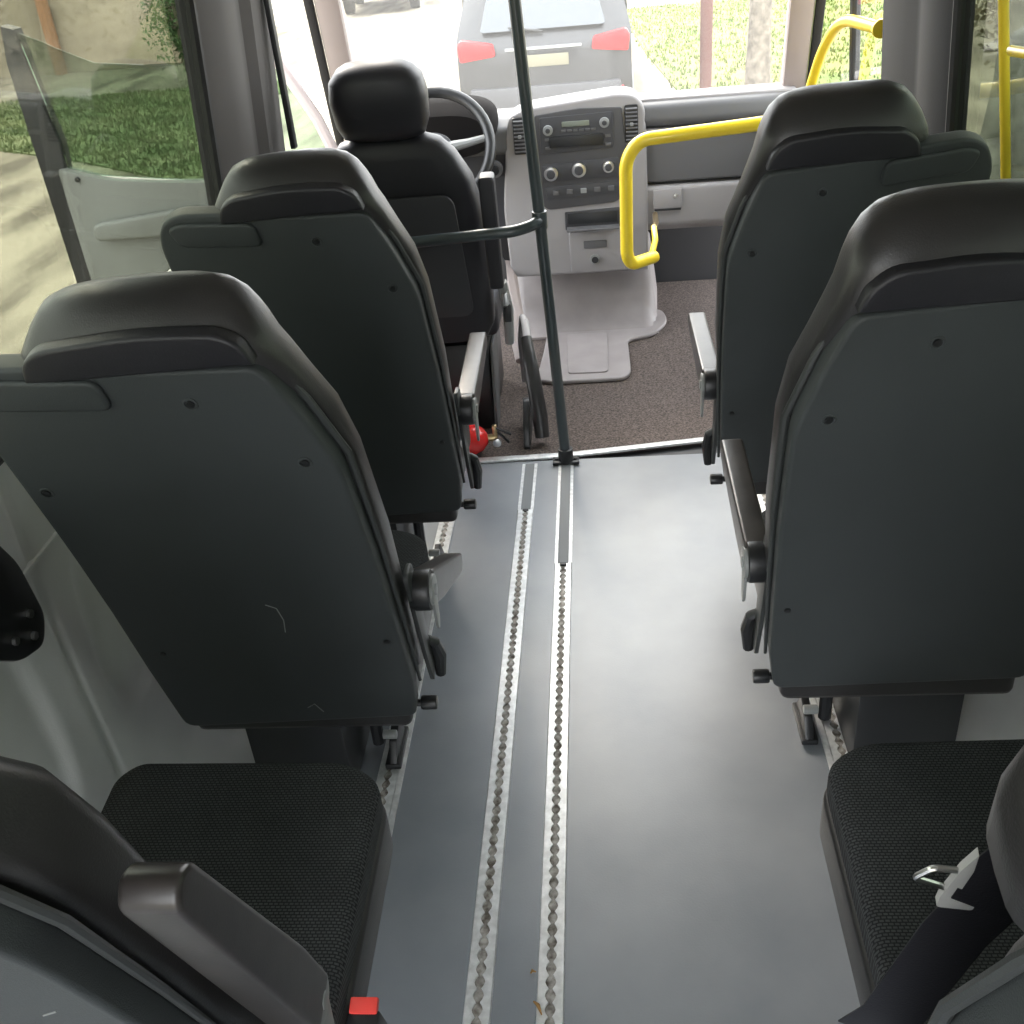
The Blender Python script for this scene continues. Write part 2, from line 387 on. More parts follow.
# ================================================================ FLOOR DETAILS
def track(name, cx, cx1, y0, y1, label, cover=None, scal=True):
    """cx at y0, cx1 at y1"""
    root = thing(name, label, 'floor track', (0, 0, 0))
    def X(y): return cx+(cx1-cx)*(y-y0)/(y1-y0)
    yc = cover if cover else y1
    h = 0.005
    bm = B()
    n = int((yc-y0)/0.00635)
    for s in (-1, 1):
        rows = []
        for i in range(n+1):
            y = y0+(yc-y0)*i/n; ph = i % 4
            inner = (0.0035, 0.0075, 0.0095, 0.0075)[ph]
            rows.append([bm.verts.new((X(y)+s*a, y, z)) for (a, z) in ((0.0235, 0.0), (0.0215, h), (inner, h), (inner, 0.001))])
        for a, b in zip(rows, rows[1:]):
            for i in range(3): bm.faces.new((a[i], a[i+1], b[i+1], b[i]))
    link('rail', bm, M['alu'], root, sharp=20)
    bm = B(); box(bm, (0, 0, 0.0008), (0.034, 1, 0.0012))
    for v in bm.verts: v.co = Vector((v.co.x, y0 if v.co.y < 0 else yc, v.co.z))
    for v in bm.verts: v.co.x += X(v.co.y)
    link('slot', bm, M['slot'], root)
    if cover:
        for s in (-1, 1):
            bm = B(); t = [(X(yc)+s*0.0195, yc, h/2), (X(y1)+s*0.0195, y1, h/2)]
            strip(bm, [(a, b, 0.0045) for a, b, c in t], (0.009, 0, 0), 0.004); link('edge_strip', bm, M['alu'], root)
        bm = B(); strip(bm, [(X(yc)+0.0, yc, 0.004), (X(y1), y1, 0.004)], (0.028, 0, 0), 0.003); link('cover_strip', bm, M['insert'], root)
        bm = B(); box(bm, (X(yc), yc-0.004, 0.004), (0.018, 0.012, 0.006), 0.002); link('end_stop', bm, M['black'], root)
    return root
track('floor_track', -0.248, -0.238, 0.75, 2.905, 'left one of the two centre aisle seat tracks, silver with a dirty slot', 2.62)
track('floor_track', -0.125, -0.121, 0.75, 2.90, 'silver aisle track that runs to the foot of the upright pole', 2.33)
track('floor_track', -0.495, -0.470, 0.75, 2.88, 'silver seat track along the aisle edge of the left seats')
track('floor_track', 0.475, 0.470, 0.75, 2.88, 'silver seat track along the aisle edge of the right seats')
for (a, b, c, lab) in ((-0.457, -0.457, 0.006, 'thin white floor edging beside the left seats'), (0.445, 0.440, 0.006, 'thin white floor edging beside the right seats')):
    bm = B(); strip(bm, [(a, 0.85, 0.006), (b, 2.86, 0.006)], (0.011, 0, 0), 0.005)
    tag(link('floor_edging', bm, M['alu'], None), lab, 'edging strip')
# threshold
bm = B(); pts = [(-0.80, 2.905), (-0.40, 2.925), (-0.12, 2.935), (0.33, 3.0), (0.80, 3.03), (0.80, 3.055), (0.33, 3.026), (-0.12, 2.962), (-0.40, 2.952), (-0.80, 2.93)]
prism(bm, pts, 0.001, 0.010, XY, 0.002); tag(link('threshold_strip', bm, M['alu']), 'pale metal threshold strip between grey floor and cab carpet', 'threshold strip')
bm = B(); prism(bm, [(-0.88, 2.94), (-0.12, 2.95), (0.33, 3.013), (0.80, 3.04), (0.80, 4.58), (-0.88, 4.58)], -0.010, 0.002, XY)
tag(link('cab_carpet', bm, M['carpet']), 'speckled brown and black carpet covering the cab floor', 'carpet')
# leaf litter
def leaf_bit(name, pos, L, w, rz, mm, label):
    bm = B(); tube(bm, [(0, 0, 0.003), (L*0.4, 0.002, 0.006), (L, -0.001, 0.003)], [w*0.4, w, w*0.3], 7)
    o = link(name, bm, mm); o.location = pos; o.rotation_euler.z = rz; return tag(o, label, 'leaf')
ml = mat('dry_leaf', (0.30, 0.17, 0.06), 0.8)
leaf_bit('dry_leaf', (-0.152, 1.03, 0.005), 0.028, 0.0035, -1.0, ml, 'curled dry brown leaf on the right aisle track at the bottom')
leaf_bit('dry_leaf', (-0.160, 1.085, 0.0), 0.010, 0.003, 0.4, ml, 'tiny tan leaf crumb on the floor between the two aisle tracks')

# pole with tee rail
root = thing('grab_pole', 'dark upright pole rising from the floor at the cab threshold', 'pole', (-0.121, 2.905, 0))
bm = B(); tube(bm, [(0, 0, 0.02), (-0.033, 0, 0.8), (-0.092, 0, 2.02)], 0.0165, 18); link('pole', bm, M['pole'], root)
bm = B(); cyl(bm, (0, 0, 0.03), 0.024, 0.05, bev=0.003); link('collar', bm, M['black'], root)
bm = B(); box(bm, (0, 0, 0.009), (0.085, 0.038, 0.012), 0.003); cyl(bm, (-0.03, 0, 0.017), 0.006, 0.006); cyl(bm, (0.03, 0, 0.017), 0.006, 0.006); link('base_plate', bm, M['black'], root)
bm = B(); cyl(bm, (-0.033, 0, 0.79), 0.0215, 0.05, bev=0.003); link('clamp', bm, M['pole'], root)
bm = B(); tube(bm, [(-0.03, 0.0, 0.792), (-0.05, -0.03, 0.785), (-0.10, -0.045, 0.775), (-0.5, -0.045, 0.757), (-0.76, -0.045, 0.752)], 0.0165, 16, smooth_r=0.03)
link('cross_rail', bm, M['pole'], root)

# ================================================================ PASSENGER SEATS
TILT = math.radians(14)
def passenger_seat(x0, y0, s, label, lean, yaw=0.0, arm=0.0, cushion_y=0.47, cu=0.035, armu=-0.02, has_arm=True, hz=0.02, tilt=TILT, marks=(), hwid=0.0, hin=0.0, bol=0.0, armlen=0.365, arm_at=(0.05, 0.60), armw=0.021, bin_=0.0, us=1.0):
    root = thing('passenger_seat', label, 'seat', (x0, y0, 0), 'grey van passenger seats')
    def T(uu, v, w):
        uu = uu*us
        y = -math.sin(tilt)*v+math.cos(tilt)*w; z = 0.36+math.cos(tilt)*v+math.sin(tilt)*w
        x = s*uu + lean*v; z -= lean*s*uu
        return (x*math.cos(yaw)-y*math.sin(yaw), x*math.sin(yaw)+y*math.cos(yaw), z)
    def L(x, y, z):
        return (s*x*math.cos(yaw)-y*math.sin(yaw), s*x*math.sin(yaw)+y*math.cos(yaw), z)
    # shell
    ol = [(0.012, 0), (0.0, 0.10), (-0.002, 0.22), (-0.004, 0.40), (0.0, 0.60), (0.03, 0.70), (0.062, 0.782), (0.22, 0.79), (0.30, 0.806), (0.41, 0.815), (0.445, 0.80),
          (0.462, 0.76), (0.462, 0.70), (0.455, 0.60), (0.448, 0.48), (0.444, 0.33), (0.444, 0.18), (0.440, 0.0)]
    rr = [0.02, 0, 0, 0, 0.03, 0.02, 0.02, 0.05, 0.05, 0.03, 0.03, 0.03, 0.03, 0.05, 0.05, 0, 0, 0.025]
    ol = rounded(ol, rr, 4)
    bm = B(); prism(bm, ol, 0.0, 0.038, T, 0.007, 3)
    sh = link('back_shell', bm, M['shell'], root, sharp=55)
    # side flange strip
    bm = B()
    path = [T(-0.001, 0.06, 0.036), T(-0.006, 0.25, 0.037), T(-0.008, 0.42, 0.038), T(-0.004, 0.60, 0.038), T(0.026, 0.70, 0.036), T(0.056, 0.775, 0.034)]
    tube(bm, path, [0.003, 0.004, 0.005, 0.006, 0.006, 0.003], 8, smooth_r=0.0); link('edge_trim', bm, M['shell_edge'], root)
    # belt cover on the ear
    bm = B(); prism(bm, rounded([(0.265, 0.738), (0.42, 0.752), (0.435, 0.79), (0.41, 0.800), (0.27, 0.786)], 0.016, 4), -0.008, 0.004, T, 0.006, 3)
    link('belt_guide_cover', bm, M['shell'], root, sharp=55)
    # screws in dimples
    for (a, b) in ((0.165, 0.735), (0.045, 0.62), (0.02, 0.22), (0.40, 0.22), (0.425, 0.60)):
        bm = B(); c = Vector(T(a, b, -0.001)); nrm = (Vector(T(a, b, 0))-Vector(T(a, b, 1))).normalized()
        cyl(bm, c, 0.0055, 0.003, axis=nrm, n=16, bev=0.001); link('screw', bm, M['black'], root)
        if b > 0.5:
            ring = [Vector(T(a+0.0085*math.cos(k*PI/8), b+0.0085*math.sin(k*PI/8), 0.0005)) for k in range(16)]
            bm = B(); tube(bm, ring, 0.0022, 6, closed=True); link('screw_dimple', bm, M['shell'], root)
    # upholstered back with headrest
    secs = [(0.03, .222, .205, .036, .10, 4), (0.06, .222, .218, .034, .125, 4.5), (0.2, .222, .224, .034, .13, 5), (0.40, .220, .232, .034, .12, 5), (0.58, .218, .228, .034, .112, 5),
            (0.66, .212, .210, .034, .11, 5), (0.72, .206, .184, .02, .108, 4.5), (0.765, .202, .166, .008, .108, 4.2), (0.80, .200, .155, .003, .11, 4), (0.84, .200, .147, .004, .115, 4),
            (0.865, .199, .139, .010, .12, 3.6), (0.885, .198, .127, .022, .122, 3.3), (0.90, .198, .112, .036, .118, 3), (0.909, .198, .09, .05, .11, 2.8), (0.913, .198, .055, .065, .095, 2.5)]
    def adj(v, a_, b_, c_, d_, e_):
        k = max(0, min(1, (v-0.70)/0.08)); lo = a_-b_-hin*max(0, min(1, (v-0.755)/0.05))+bin_*max(0, min(1, 1-(v-.70)/.06)); hi = a_+b_+hwid*k
        return (v-hz*max(0, min(1, (v-0.77)/0.10)), (lo+hi)/2, (hi-lo)/2, c_, d_+bol*max(0, 1-max(0, v-.66)/.18)*(max(0, min(1, (v-.28)/.34)) if bol > 0 else 1), e_)
    secs = [adj(*q) for q in secs]
    bm = B(); loft(bm, secs, T, 48); link('backrest', bm, M['leather'], root, sharp=60)
    # rear headrest pad and seam ridge
    arch = rounded([(0.062, 0.79), (0.070, 0.82), (0.098, 0.848-hz*.2), (0.20, 0.856-hz*.2), (0.30+hwid, 0.846-hz*.2), (0.325+hwid, 0.82), (0.332+hwid, 0.79)], [0, 0.03, 0.03, 0.05, 0.03, 0.03, 0], 4)
    bm = B(); prism(bm, arch, -0.006, 0.02, T, 0.006, 3); link('headrest_pad', bm, M['leather2'], root, sharp=55)
    # cushion
    h = 0.115; zt = 0.445
    co = rounded([(0.0, 0.045), (0.42, 0.045), (0.43, cushion_y-0.03), (0.40, cushion_y+0.005), (0.06, cushion_y), (0.0, cushion_y-0.04)], [0.03, 0.03, 0.07, 0.05, 0.05, 0.07], 6)
    bm = B(); prism(bm, co, zt-0.085, zt, lambda a, b, d: L(a+cu, b, d+0.02*(b/0.47)), 0.026, 4); link('seat_cushion', bm, M['weave'], root, sharp=60)
    co2 = rounded([(-0.006, 0.02), (0.40, 0.02), (0.425, cushion_y-0.035), (0.40, cushion_y), (0.06, cushion_y-0.006), (-0.006, cushion_y-0.045)], [0.02, 0.02, 0.07, 0.05, 0.05, 0.07], 5)
    bm = B(); prism(bm, co2, zt-0.13, zt-0.045, lambda a, b, d: L(a+cu, b, d+0.02*(b/0.47)), 0.01, 2); link('seat_base', bm, M['leather'], root, sharp=60)
    # pedestal and frame
    bm = B(); box(bm, L(0.31, 0.265, 0.165), (0.20, 0.22, 0.31), 0.006); link('pedestal', bm, M['blackm'], root)
    bm = B(); tube(bm, [L(0.185, 0.30, 0.012), L(0.185, 0.30, 0.32)], 0.014, 10); link('side_support', bm, M['blackm'], root)
    bm = B(); box(bm, L(0.140, 0.28, 0.013), (0.035, 0.12, 0.014), 0.004)
    prism(bm, [(0.22, 0.015), (0.34, 0.015), (0.30, 0.075), (0.25, 0.06)], 0.130, 0.148, lambda a, b, d: L(d, a, b), 0.004); link('floor_clamp', bm, M['black'], root)
    bm = B(); cyl(bm, L(0.142, 0.25, 0.080), 0.010, 0.03, axis='X', bev=0.003); link('clamp_bolt', bm, M['greyp'], root)
    bm = B(); cyl(bm, L(0.245, 0.375, 0.31), 0.012, 0.09, axis='Y', bev=0.004); box(bm, L(0.215, 0.36, 0.31), (0.06, 0.02, 0.02), 0.006); link('latch', bm, M['greyp'], root)
    # armrest mechanism
    for mk in marks:
        bm = B(); tube(bm, [T(a, b, -0.0004) for a, b in mk], 0.0009, 5); link('scuff', bm, M['greyp'], root)
    if not has_arm: return root, T, L
    pv = Vector(L(armu, *arm_at))
    bm = B(); prism(bm, rounded([(-0.035, 0.10), (0.04, 0.10), (0.045, 0.0), (0.035, -0.17), (0.0, -0.20), (-0.02, -0.1)], 0.02), armu+0.010, armu+0.018, lambda a, b, d: L(d, 0.045+a*0.7-0.22*b, 0.56+b), 0.002)
    link('side_plate', bm, M['shell_edge'], root)
    bm = B(); cyl(bm, pv, 0.036, 0.034, axis='X', bev=0.004); link('hinge', bm, M['black'], root)
    bm = B(); cyl(bm, pv+Vector((-s*0.019, 0, 0)), 0.027, 0.008, axis='X', bev=0.003); cyl(bm, pv+Vector((-s*0.024, 0, 0)), 0.010, 0.004, axis='X', bev=0.001)
    prism(bm, rounded([(-0.018, -0.01), (0.018, -0.01), (0.012, -0.07), (0.0, -0.085), (-0.01, -0.07)], 0.006), 0.017, 0.022, lambda a, b, d: tuple(pv+Vector((-s*d, a, b))), 0.001)
    link('hinge_cap', bm, M['greyp'], root)
    def A(a, b, d):
        ca, sa = math.cos(arm), math.sin(arm); return tuple(pv+Vector((s*d*1.0, a*ca-b*sa, a*sa+b*ca)))
    hw = armw; al = armlen-0.365
    bm = B(); prism(bm, rounded([(-0.005, -0.028), (0.10, -0.030), (0.35+al, -0.010), (0.365+al, 0.008), (0.355+al, 0.030), (0.0, 0.034)], [0.01, 0.02, 0.01, 0.008, 0.012, 0.015], 4), -hw, hw, A, 0.006, 3)
    link('armrest', bm, M['armp'], root, sharp=50)
    # recline lever and knob
    bm = B(); tube(bm, [L(-0.004, 0.100, 0.455), L(-0.016, 0.102, 0.445), L(-0.018, 0.125, 0.40), L(-0.014, 0.128, 0.35)], [0.008, 0.011, 0.013, 0.010], 10, 0.0)
    link('recline_lever', bm, M['black'], root)
    bm = B(); cyl(bm, L(-0.003, 0.045, 0.352), 0.013, 0.03, axis='X', bev=0.004); cyl(bm, L(0.005, 0.045, 0.352), 0.007, 0.03, axis='X'); link('knob', bm, M['black'], root)
    return root, T, L
LEAN = -0.035
LAB = dict(
 L1='front left passenger seat, its back behind the driver seat, scuffed grey shell, armrest level',
 L2='middle left passenger seat with the darkest back shell, armrest tipped down and forward',
 L3='nearest left passenger seat at the bottom left, woven cushion and armrest folded upright',
 R1='front right passenger seat before the yellow rails, its back nearest the dashboard side',
 R2='middle right passenger seat, large grey back shell cut by the right picture edge',
 R3='nearest right passenger seat at the bottom right corner with a belt tongue hanging over it')
passenger_seat(-0.325, 2.04, -1, LAB['L1'], LEAN, arm=0.05, hz=0.045, marks=[[(0.335, 0.40), (0.32, 0.45), (0.295, 0.50)], [(0.30, 0.345), (0.265, 0.355)]])
passenger_seat(-0.335, 1.345, -1, LAB['L2'], LEAN, arm=-0.50, hz=0.045, hwid=0.03, marks=[[(0.19, 0.33), (0.175, 0.32), (0.172, 0.29), (0.178, 0.26)], [(0.20, 0.045), (0.185, 0.055), (0.175, 0.03)]])
r3l = passenger_seat(-0.40, 0.64, -1, LAB['L3'], -0.06, arm=PI/2+0.37, cushion_y=0.50, cu=-0.045, armu=-0.048, hz=0.04, tilt=math.radians(18), bol=0.04, armlen=0.445, arm_at=(0.022, 0.578), armw=0.025, us=0.84, marks=[[(0.06, 0.62), (0.07, 0.60), (0.10, 0.585)], [(0.12, 0.55), (0.135, 0.54)], [(0.05, 0.50), (0.07, 0.49)], [(0.15, 0.62), (0.17, 0.615)]])
passenger_seat(0.270, 2.11, 1, LAB['R1'], LEAN*0.7, arm=0.03)
passenger_seat(0.270, 1.395, 1, LAB['R2'], LEAN*0.7, arm=0.06)
r3r = passenger_seat(0.268, 0.572, 1, LAB['R3'], -0.085, cushion_y=0.585, cu=0.04, hz=0.02, hin=0.052, has_arm=False, tilt=math.radians(18), bin_=0.065, bol=-0.02, us=0.90)
# red belt buckle beside L3
root, T3, L3 = r3l
bk = thing('belt_buckle', 'red-topped belt buckle standing beside the nearest left cushion', 'belt buckle', (0, 0, 0))
bm = B(); box(bm, (-0.328, 0.755, 0.375), (0.042, 0.026, 0.07), 0.006, rot=Matrix.Rotation(0.3, 3, 'X')); link('housing', bm, M['black'], bk)
bm = B(); box(bm, (-0.328, 0.755+0.006, 0.412), (0.036, 0.020, 0.012), 0.003, rot=Matrix.Rotation(0.3, 3, 'X')); link('release_button', bm, M['redp'], bk)
bm = B(); tube(bm, [(-0.328, 0.765, 0.34), (-0.328, 0.745, 0.28), (-0.335, 0.74, 0.20)], 0.008, 8); link('stalk', bm, M['black'], bk)
# belt with tongue beside R3
bl = thing('seat_belt', 'black seat belt with a pale metal tongue over the nearest right seat', 'seat belt', (0, 0, 0))
bm = B(); strip(bm, [(0.262, 0.68, 0.50), (0.275, 0.65, 0.575), (0.309, 0.63, 0.735), (0.322, 0.618, 0.79)], [(0.062, 0.0, -0.035)]*4, 0.0015)
link('lower_webbing', bm, M['leather2'], bl)
bm = B(); strip(bm, [(0.322, 0.614, 0.79), (0.325, 0.605, 0.85), (0.335, 0.59, 0.92)], [(0.062, 0.0, -0.035), (0.055, 0.0, -0.03), (0.03, 0.0, -0.02)], 0.0015)
link('upper_webbing', bm, M['leather2'], bl)
G0 = Vector((0.298, 0.60, 0.885)); G1 = Vector((0.288, 0.62, 0.800)); gd = (G1-G0).normalized(); gs = Vector((-1, 0.12, 0.0)); gs = (gs-gd*gs.dot(gd)).normalized(); gn = gd.cross(gs)
GT = lambda a, b, d: tuple(G0+gd*a+gs*b+gn*d)
bm = B(); prism(bm, rounded([(0.0, -.001), (0.03, -.006), (0.086, -.007), (0.084, -.026), (0.098, -.027), (0.101, .004), (0.082, .006), (0.03, .004)], .004), -.004, .004, GT, .0015); link('tongue_grip', bm, M['greyl'], bl)
bm = B(); tube(bm, [GT(.038, .004, 0), GT(.040, .024, 0), GT(.062, .034, 0), GT(.070, .006, 0)], .003, 8, smooth_r=.005); link('tongue_plate', bm, M['chrome'], bl)

# belt anchor cover on left wall
root = thing('belt_anchor', 'dark bolted bracket on the left wall at the picture edge', 'bracket', (0, 0, 0))
bm = B(); prism(bm, rounded([(1.06, 0.88), (1.20, 0.88), (1.25, 0.78), (1.265, 0.67), (1.235, 0.63), (1.17, 0.65), (1.09, 0.72)], 0.02), XL(1.0)-0.005, XL(1.0)+0.012, YZ, 0.006, 2); link('cover', bm, M['black'], root)
for (y, z) in ((1.225, 0.70), (1.215, 0.665), (1.17, 0.69)):
    bm = B(); cyl(bm, (XL(1.0)+0.014, y, z), 0.007, 0.008, axis='X', n=6); link('bolt', bm, M['chrome'], root)

# ================================================================ DRIVER SEAT
root = thing('driver_seat', 'black driver seat with separate headrest in front of the steering wheel', 'seat', (-0.575, 3.08, 0.004))
td = math.radians(10)
def TD(uu, v, w): return (uu, -math.sin(td)*v+math.cos(td)*w, 0.36+math.cos(td)*v+math.sin(td)*w)
bm = B(); loft(bm, [(0.0, 0, .22, 0, .13, 4), (0.05, 0, .245, -.005, .14, 4), (0.25, 0, .25, -.005, .14, 4), (0.42, 0, .245, 0, .14, 4), (0.52, 0, .225, 0.005, .13, 4), (0.60, 0, .185, .01, .12, 3.5), (0.64, 0, .15, .02, .11, 3), (0.655, 0, .11, .035, .10, 2.6), (0.662, 0, .06, .05, .085, 2.4)], TD, 40)
link('backrest', bm, M['leather2'], root, sharp=60)
bm = B(); loft(bm, [(0.655, -.01, .09, .03, .10, 3), (0.665, -.01, .118, .015, .125, 3.2), (0.70, -.01, .132, .0, .135, 3.4), (0.77, -.01, .138, -.005, .135, 3.5), (0.82, -.01, .130, .0, .13, 3.3), (0.845, -.01, .108, .01, .12, 3), (0.858, -.01, .085, .025, .105, 2.8), (0.864, -.01, .05, .045, .085, 2.5)], TD, 40)
link('headrest', bm, M['leather2'], root, sharp=60)
for k in (-.055, .04):
    bm = B(); tube(bm, [TD(k, .63, .06), TD(k, .68, .06)], .006, 8); link('headrest_post', bm, M['chrome'], root)
bm = B(); prism(bm, rounded([(-.19, .1), (.19, .1), (.17, .50), (-.17, .50)], .04), -.012, .0, TD, .004); link('back_panel', bm, M['dashd'], root)
bm = B(); tube(bm, [TD(-.13, .30, -.016), TD(-.13, .16, -.03), TD(.0, .16, -.03), TD(.0, .30, -.016)], .005, 8, smooth_r=.03); link('net_hoop', bm, M['blackm'], root)
bm = B(); box(bm, (0, 0.33, 0.40), (0.50, 0.50, 0.13), 0.04, seg=4); link('seat_cushion', bm, M['leather2'], root, sharp=60)
bm = B(); box(bm, (0, 0.30, 0.16), (0.42, 0.44, 0.32), 0.02); link('base', bm, M['black'], root)
bm = B(); prism(bm, rounded([(0.02, 0.02), (0.14, 0.02), (0.30, 0.30), (0.10, 0.30)], .02), .213, .222, lambda a, b, d: (d, a, b), .002); link('side_panel', bm, M['dashm'], root)
bm = B(); box(bm, (0.275, -0.105, 0.74), (0.045, 0.06, 0.34), 0.012, rot=Matrix.Rotation(0.10, 3, 'X'), seg=3); link('armrest', bm, M['leather2'], root)
bm = B(); tube(bm, [(0.285, -0.02, 0.56), (0.29, 0.03, 0.45), (0.285, 0.05, 0.33)], [.014, .018, .015], 10); link('recline_bracket', bm, M['greyp'], root)
bm = B(); box(bm, (0.29, 0.0, 0.50), (0.02, 0.035, 0.06), .005); link('belt_buckle', bm, M['chrome'], root)
bm = B(); box(bm, (0.292, 0.005, 0.455), (0.024, 0.045, 0.06), .005); link('adjuster', bm, M['black'], root)
# handbrake
root = thing('handbrake_lever', 'dark curved handbrake lever between driver seat and upright pole', 'handbrake', (0, 0, 0))
bm = B(); tube(bm, [(-0.20, 3.04, 0.03), (-0.205, 3.06, 0.10), (-0.225, 3.12, 0.24), (-0.24, 3.2, 0.32)], [.024, .027, .025, .018], 12); link('grip', bm, M['leather'], root)
bm = B(); tube(bm, [(-0.235, 3.19, 0.31), (-0.245, 3.26, 0.35), (-0.26, 3.36, 0.33), (-0.28, 3.46, 0.20), (-0.28, 3.5, 0.03)], [.015, .014, .013, .012, .012], 12); link('lever', bm, M['dashl'], root)
bm = B(); prism(bm, rounded([(3.0, 0.0), (3.22, 0.0), (3.20, 0.10), (3.12, 0.14), (3.03, 0.08)], .02), -.262, -.240, YZ, .004); link('bracket', bm, M['black'], root)

# extinguisher
root = thing('fire_extinguisher', 'red fire extinguisher lying behind the driver seat base', 'fire extinguisher', (0, 0, 0))
def ext(u_, r): return u_
bm = B(); loft(bm, [(v, 0, r, -r, r, 2) for v, r in ((-.30, .03), (-.295, .045), (-.28, .052), (-.06, .052), (-.03, .049), (-.008, .038), (.004, .022), (.010, .014))], lambda a, v, w: (-0.385+v, 2.990+a, 0.058+w), 28)
link('cylinder', bm, M['red'], root, sharp=60)
bm = B(); cyl(bm, (-0.365, 2.99, 0.062), .012, .04, axis='X', bev=.002); cyl(bm, (-0.352, 2.99, 0.085), .008, .045, bev=.002); link('valve', bm, M['brass'], root)
bm = B(); cyl(bm, (-0.345, 2.965, 0.055), .014, .012, axis='Y', bev=.002); link('gauge', bm, M['chrome'], root)
bm = B(); box(bm, (-0.325, 2.99, 0.085), (.06, .012, .006), .002, rot=Matrix.Rotation(0.5, 3, 'Y')); box(bm, (-0.325, 2.985, 0.065), (.055, .012, .006), .002, rot=Matrix.Rotation(0.9, 3, 'Y')); link('squeeze_handle', bm, M['black'], root)

# ================================================================ DASHBOARD
dash = thing('dashboard', 'grey van dashboard with radio stack, air vents and glovebox below the windscreen', 'dashboard', (0, 3.95, 0))
def DX(a, b, d): return (a, d+0.10*(b-0.9)*-0.0, b)
# long beam (top light pad, darker face)
def beam(name, pts, x0, x1, mm, bev=.01):
    bm = B(); prism(bm, pts, x0, x1, lambda a, b, d: (d, a, b), bev); return link(name, bm, mm, dash, sharp=40)
beam('top_pad', rounded([(0.03, .80), (0.0, .825), (0.01, .885), (0.08, .895), (0.16, .895), (0.16, .80)], .02), .18, .745, M['dashm'])
beam('top_pad', rounded([(0.03, .74), (0.0, .76), (0.01, .84), (0.08, .865), (0.16, .865), (0.16, .74)], .02), -.875, -.28, M['dashm'])
beam('lower_dash', rounded([(0.04, .42), (0.02, .76), (0.16, .76), (0.16, .42)], .02), -.875, -.28, M['dashd'])
beam('top_ledge', rounded([(0.05, .885), (0.05, .900), (0.17, .902), (0.17, .885)], .006), .18, .745, M['dashl'], .004)
beam('silver_strip', [(-.004, .785), (-.004, .800), (0.05, .800), (0.05, .785)], .19, .745, M['dashl'], .002)
beam('mid_panel', rounded([(0.02, .605), (0.015, .785), (0.3, .785), (0.3, .605)], .01), .19, .745, M['dashm'])
beam('gap', [(0.05, .590), (0.05, .61), (0.3, .61), (0.3, .590)], .19, .745, M['black'], 0)
beam('glovebox', rounded([(0.10, .40), (0.02, .44), (0.01, .592), (0.3, .592), (0.3, .40)], .02), .19, .745, M['dashl'])
bm = B(); box(bm, (.28, .012, .545), (.11, .02, .075), .012); link('glovebox_latch', bm, M['dashl'], dash)
bm = B(); cyl(bm, (.31, .0, .555), .008, .008, axis='Y', bev=.002); link('lock', bm, M['chrome'], dash)
bm = B(); box(bm, (.28, .004, .505), (.10, .01, .006), .002); link('latch_gap', bm, M['black'], dash)
bm = B(); box(bm, (-0.05, 4.62, 0.36), (1.8, 0.05, 0.85)); box(bm, (-0.05, 4.38, 0.78), (1.8, 0.5, 0.03)); struct('wall_front', bm, M['gasket'])
# centre console
D = lambda a, b, d: (a, d, b)
co = rounded([(-.335, .275), (-.345, .55), (-.315, .80), (-.300, .88), (-.24, .905), (.10, .935), (.165, .925), (.20, .88), (.205, .60), (.205, .275)], [0, .05, .05, .05, .05, .05, .03, .04, 0, 0])
bm = B(); prism(bm, co, 0.0, 0.17, D, .012, 3); link('console_frame', bm, M['dashl'], dash, sharp=40)
cp = rounded([(-.205, .88), (-.21, .74), (-.20, .56), (-.175, .535), (.09, .55), (.12, .58), (.128, .75), (.115, .888), (-.04, .895)], [.01, 0, .03, .03, .03, .03, 0, .01, 0])
bm = B(); prism(bm, cp, -0.008, 0.02, D, .005); cpo = link('console_panel', bm, mat('dark_console_panel', (0.055, 0.055, 0.06), 0.5), dash, sharp=40)
bm = B(); prism(bm, rounded([(-.188, .745), (.082, .752), (.082, .877), (-.186, .872)], .008), -0.014, 0.0, D, .003); rad = link('radio', bm, M['dashd'], dash)
for q, r in (((-.157, -.018, .828), .018), ((.050, -.018, .842), .018)):
    bm = B(); cyl(bm, q, r, .014, axis='Y', bev=.003); link('radio_knob', bm, M['greyp'], rad)
    bm = B(); cyl(bm, (q[0], -.027, q[2]), r*.5, .008, axis='Y', bev=.002); link('knob_cap', bm, M['dashd'], rad)
bm = B(); box(bm, (-.055, -.016, .845), (.10, .006, .018), .002); link('display', bm, M['display'], rad)
bm = B(); box(bm, (-.055, -.017, .785), (.20, .008, .040), .003); link('media_slot', bm, M['black'], rad)
for k in range(6):
    bm = B(); box(bm, (-.10+.022*k, -.016, .822), (.016, .006, .008), .0015); link('radio_button', bm, M['dashm'], rad)
for k in range(4):
    bm = B(); box(bm, (-.16+.007*0, -.016, .795-.014*0-.0+.0 if k == 0 else .765) if k < 2 else (.062, -.016, .795 if k == 2 else .765), (.02, .006, .010), .0015); link('radio_button', bm, M['dashm'], rad)
bm = B(); prism(bm, rounded([(-.19, .64), (.10, .645), (.10, .715), (-.19, .705)], .01), -0.012, 0.0, D, .003); cl = link('climate_panel', bm, M['dashd'], dash)
for (cx, cz, r) in ((-.155, .672, .026), (-.050, .680, .027), (.060, .684, .021)):
    bm = B(); cyl(bm, (cx, -.018, cz), r, .016, axis='Y', bev=.003); link('dial', bm, M['chrome'], cl)
    bm = B(); cyl(bm, (cx, -.030, cz), r*.62, .014, axis='Y', bev=.003); link('dial_centre', bm, M['dashd'], cl)
bm = B(); prism(bm, rounded([(-.175, .575), (.10, .583), (.10, .628), (-.18, .622)], .01), -0.012, 0.0, D, .003); sw = link('switch_panel', bm, M['dashd'], dash)
for k in range(5):
    bm = B(); box(bm, (-.14+.052*k, -.014, .600+.001*k), (.022, .008, .018), .002); link('switch', bm, M['greyp'] if k in (2,) else M['dashm'], sw)
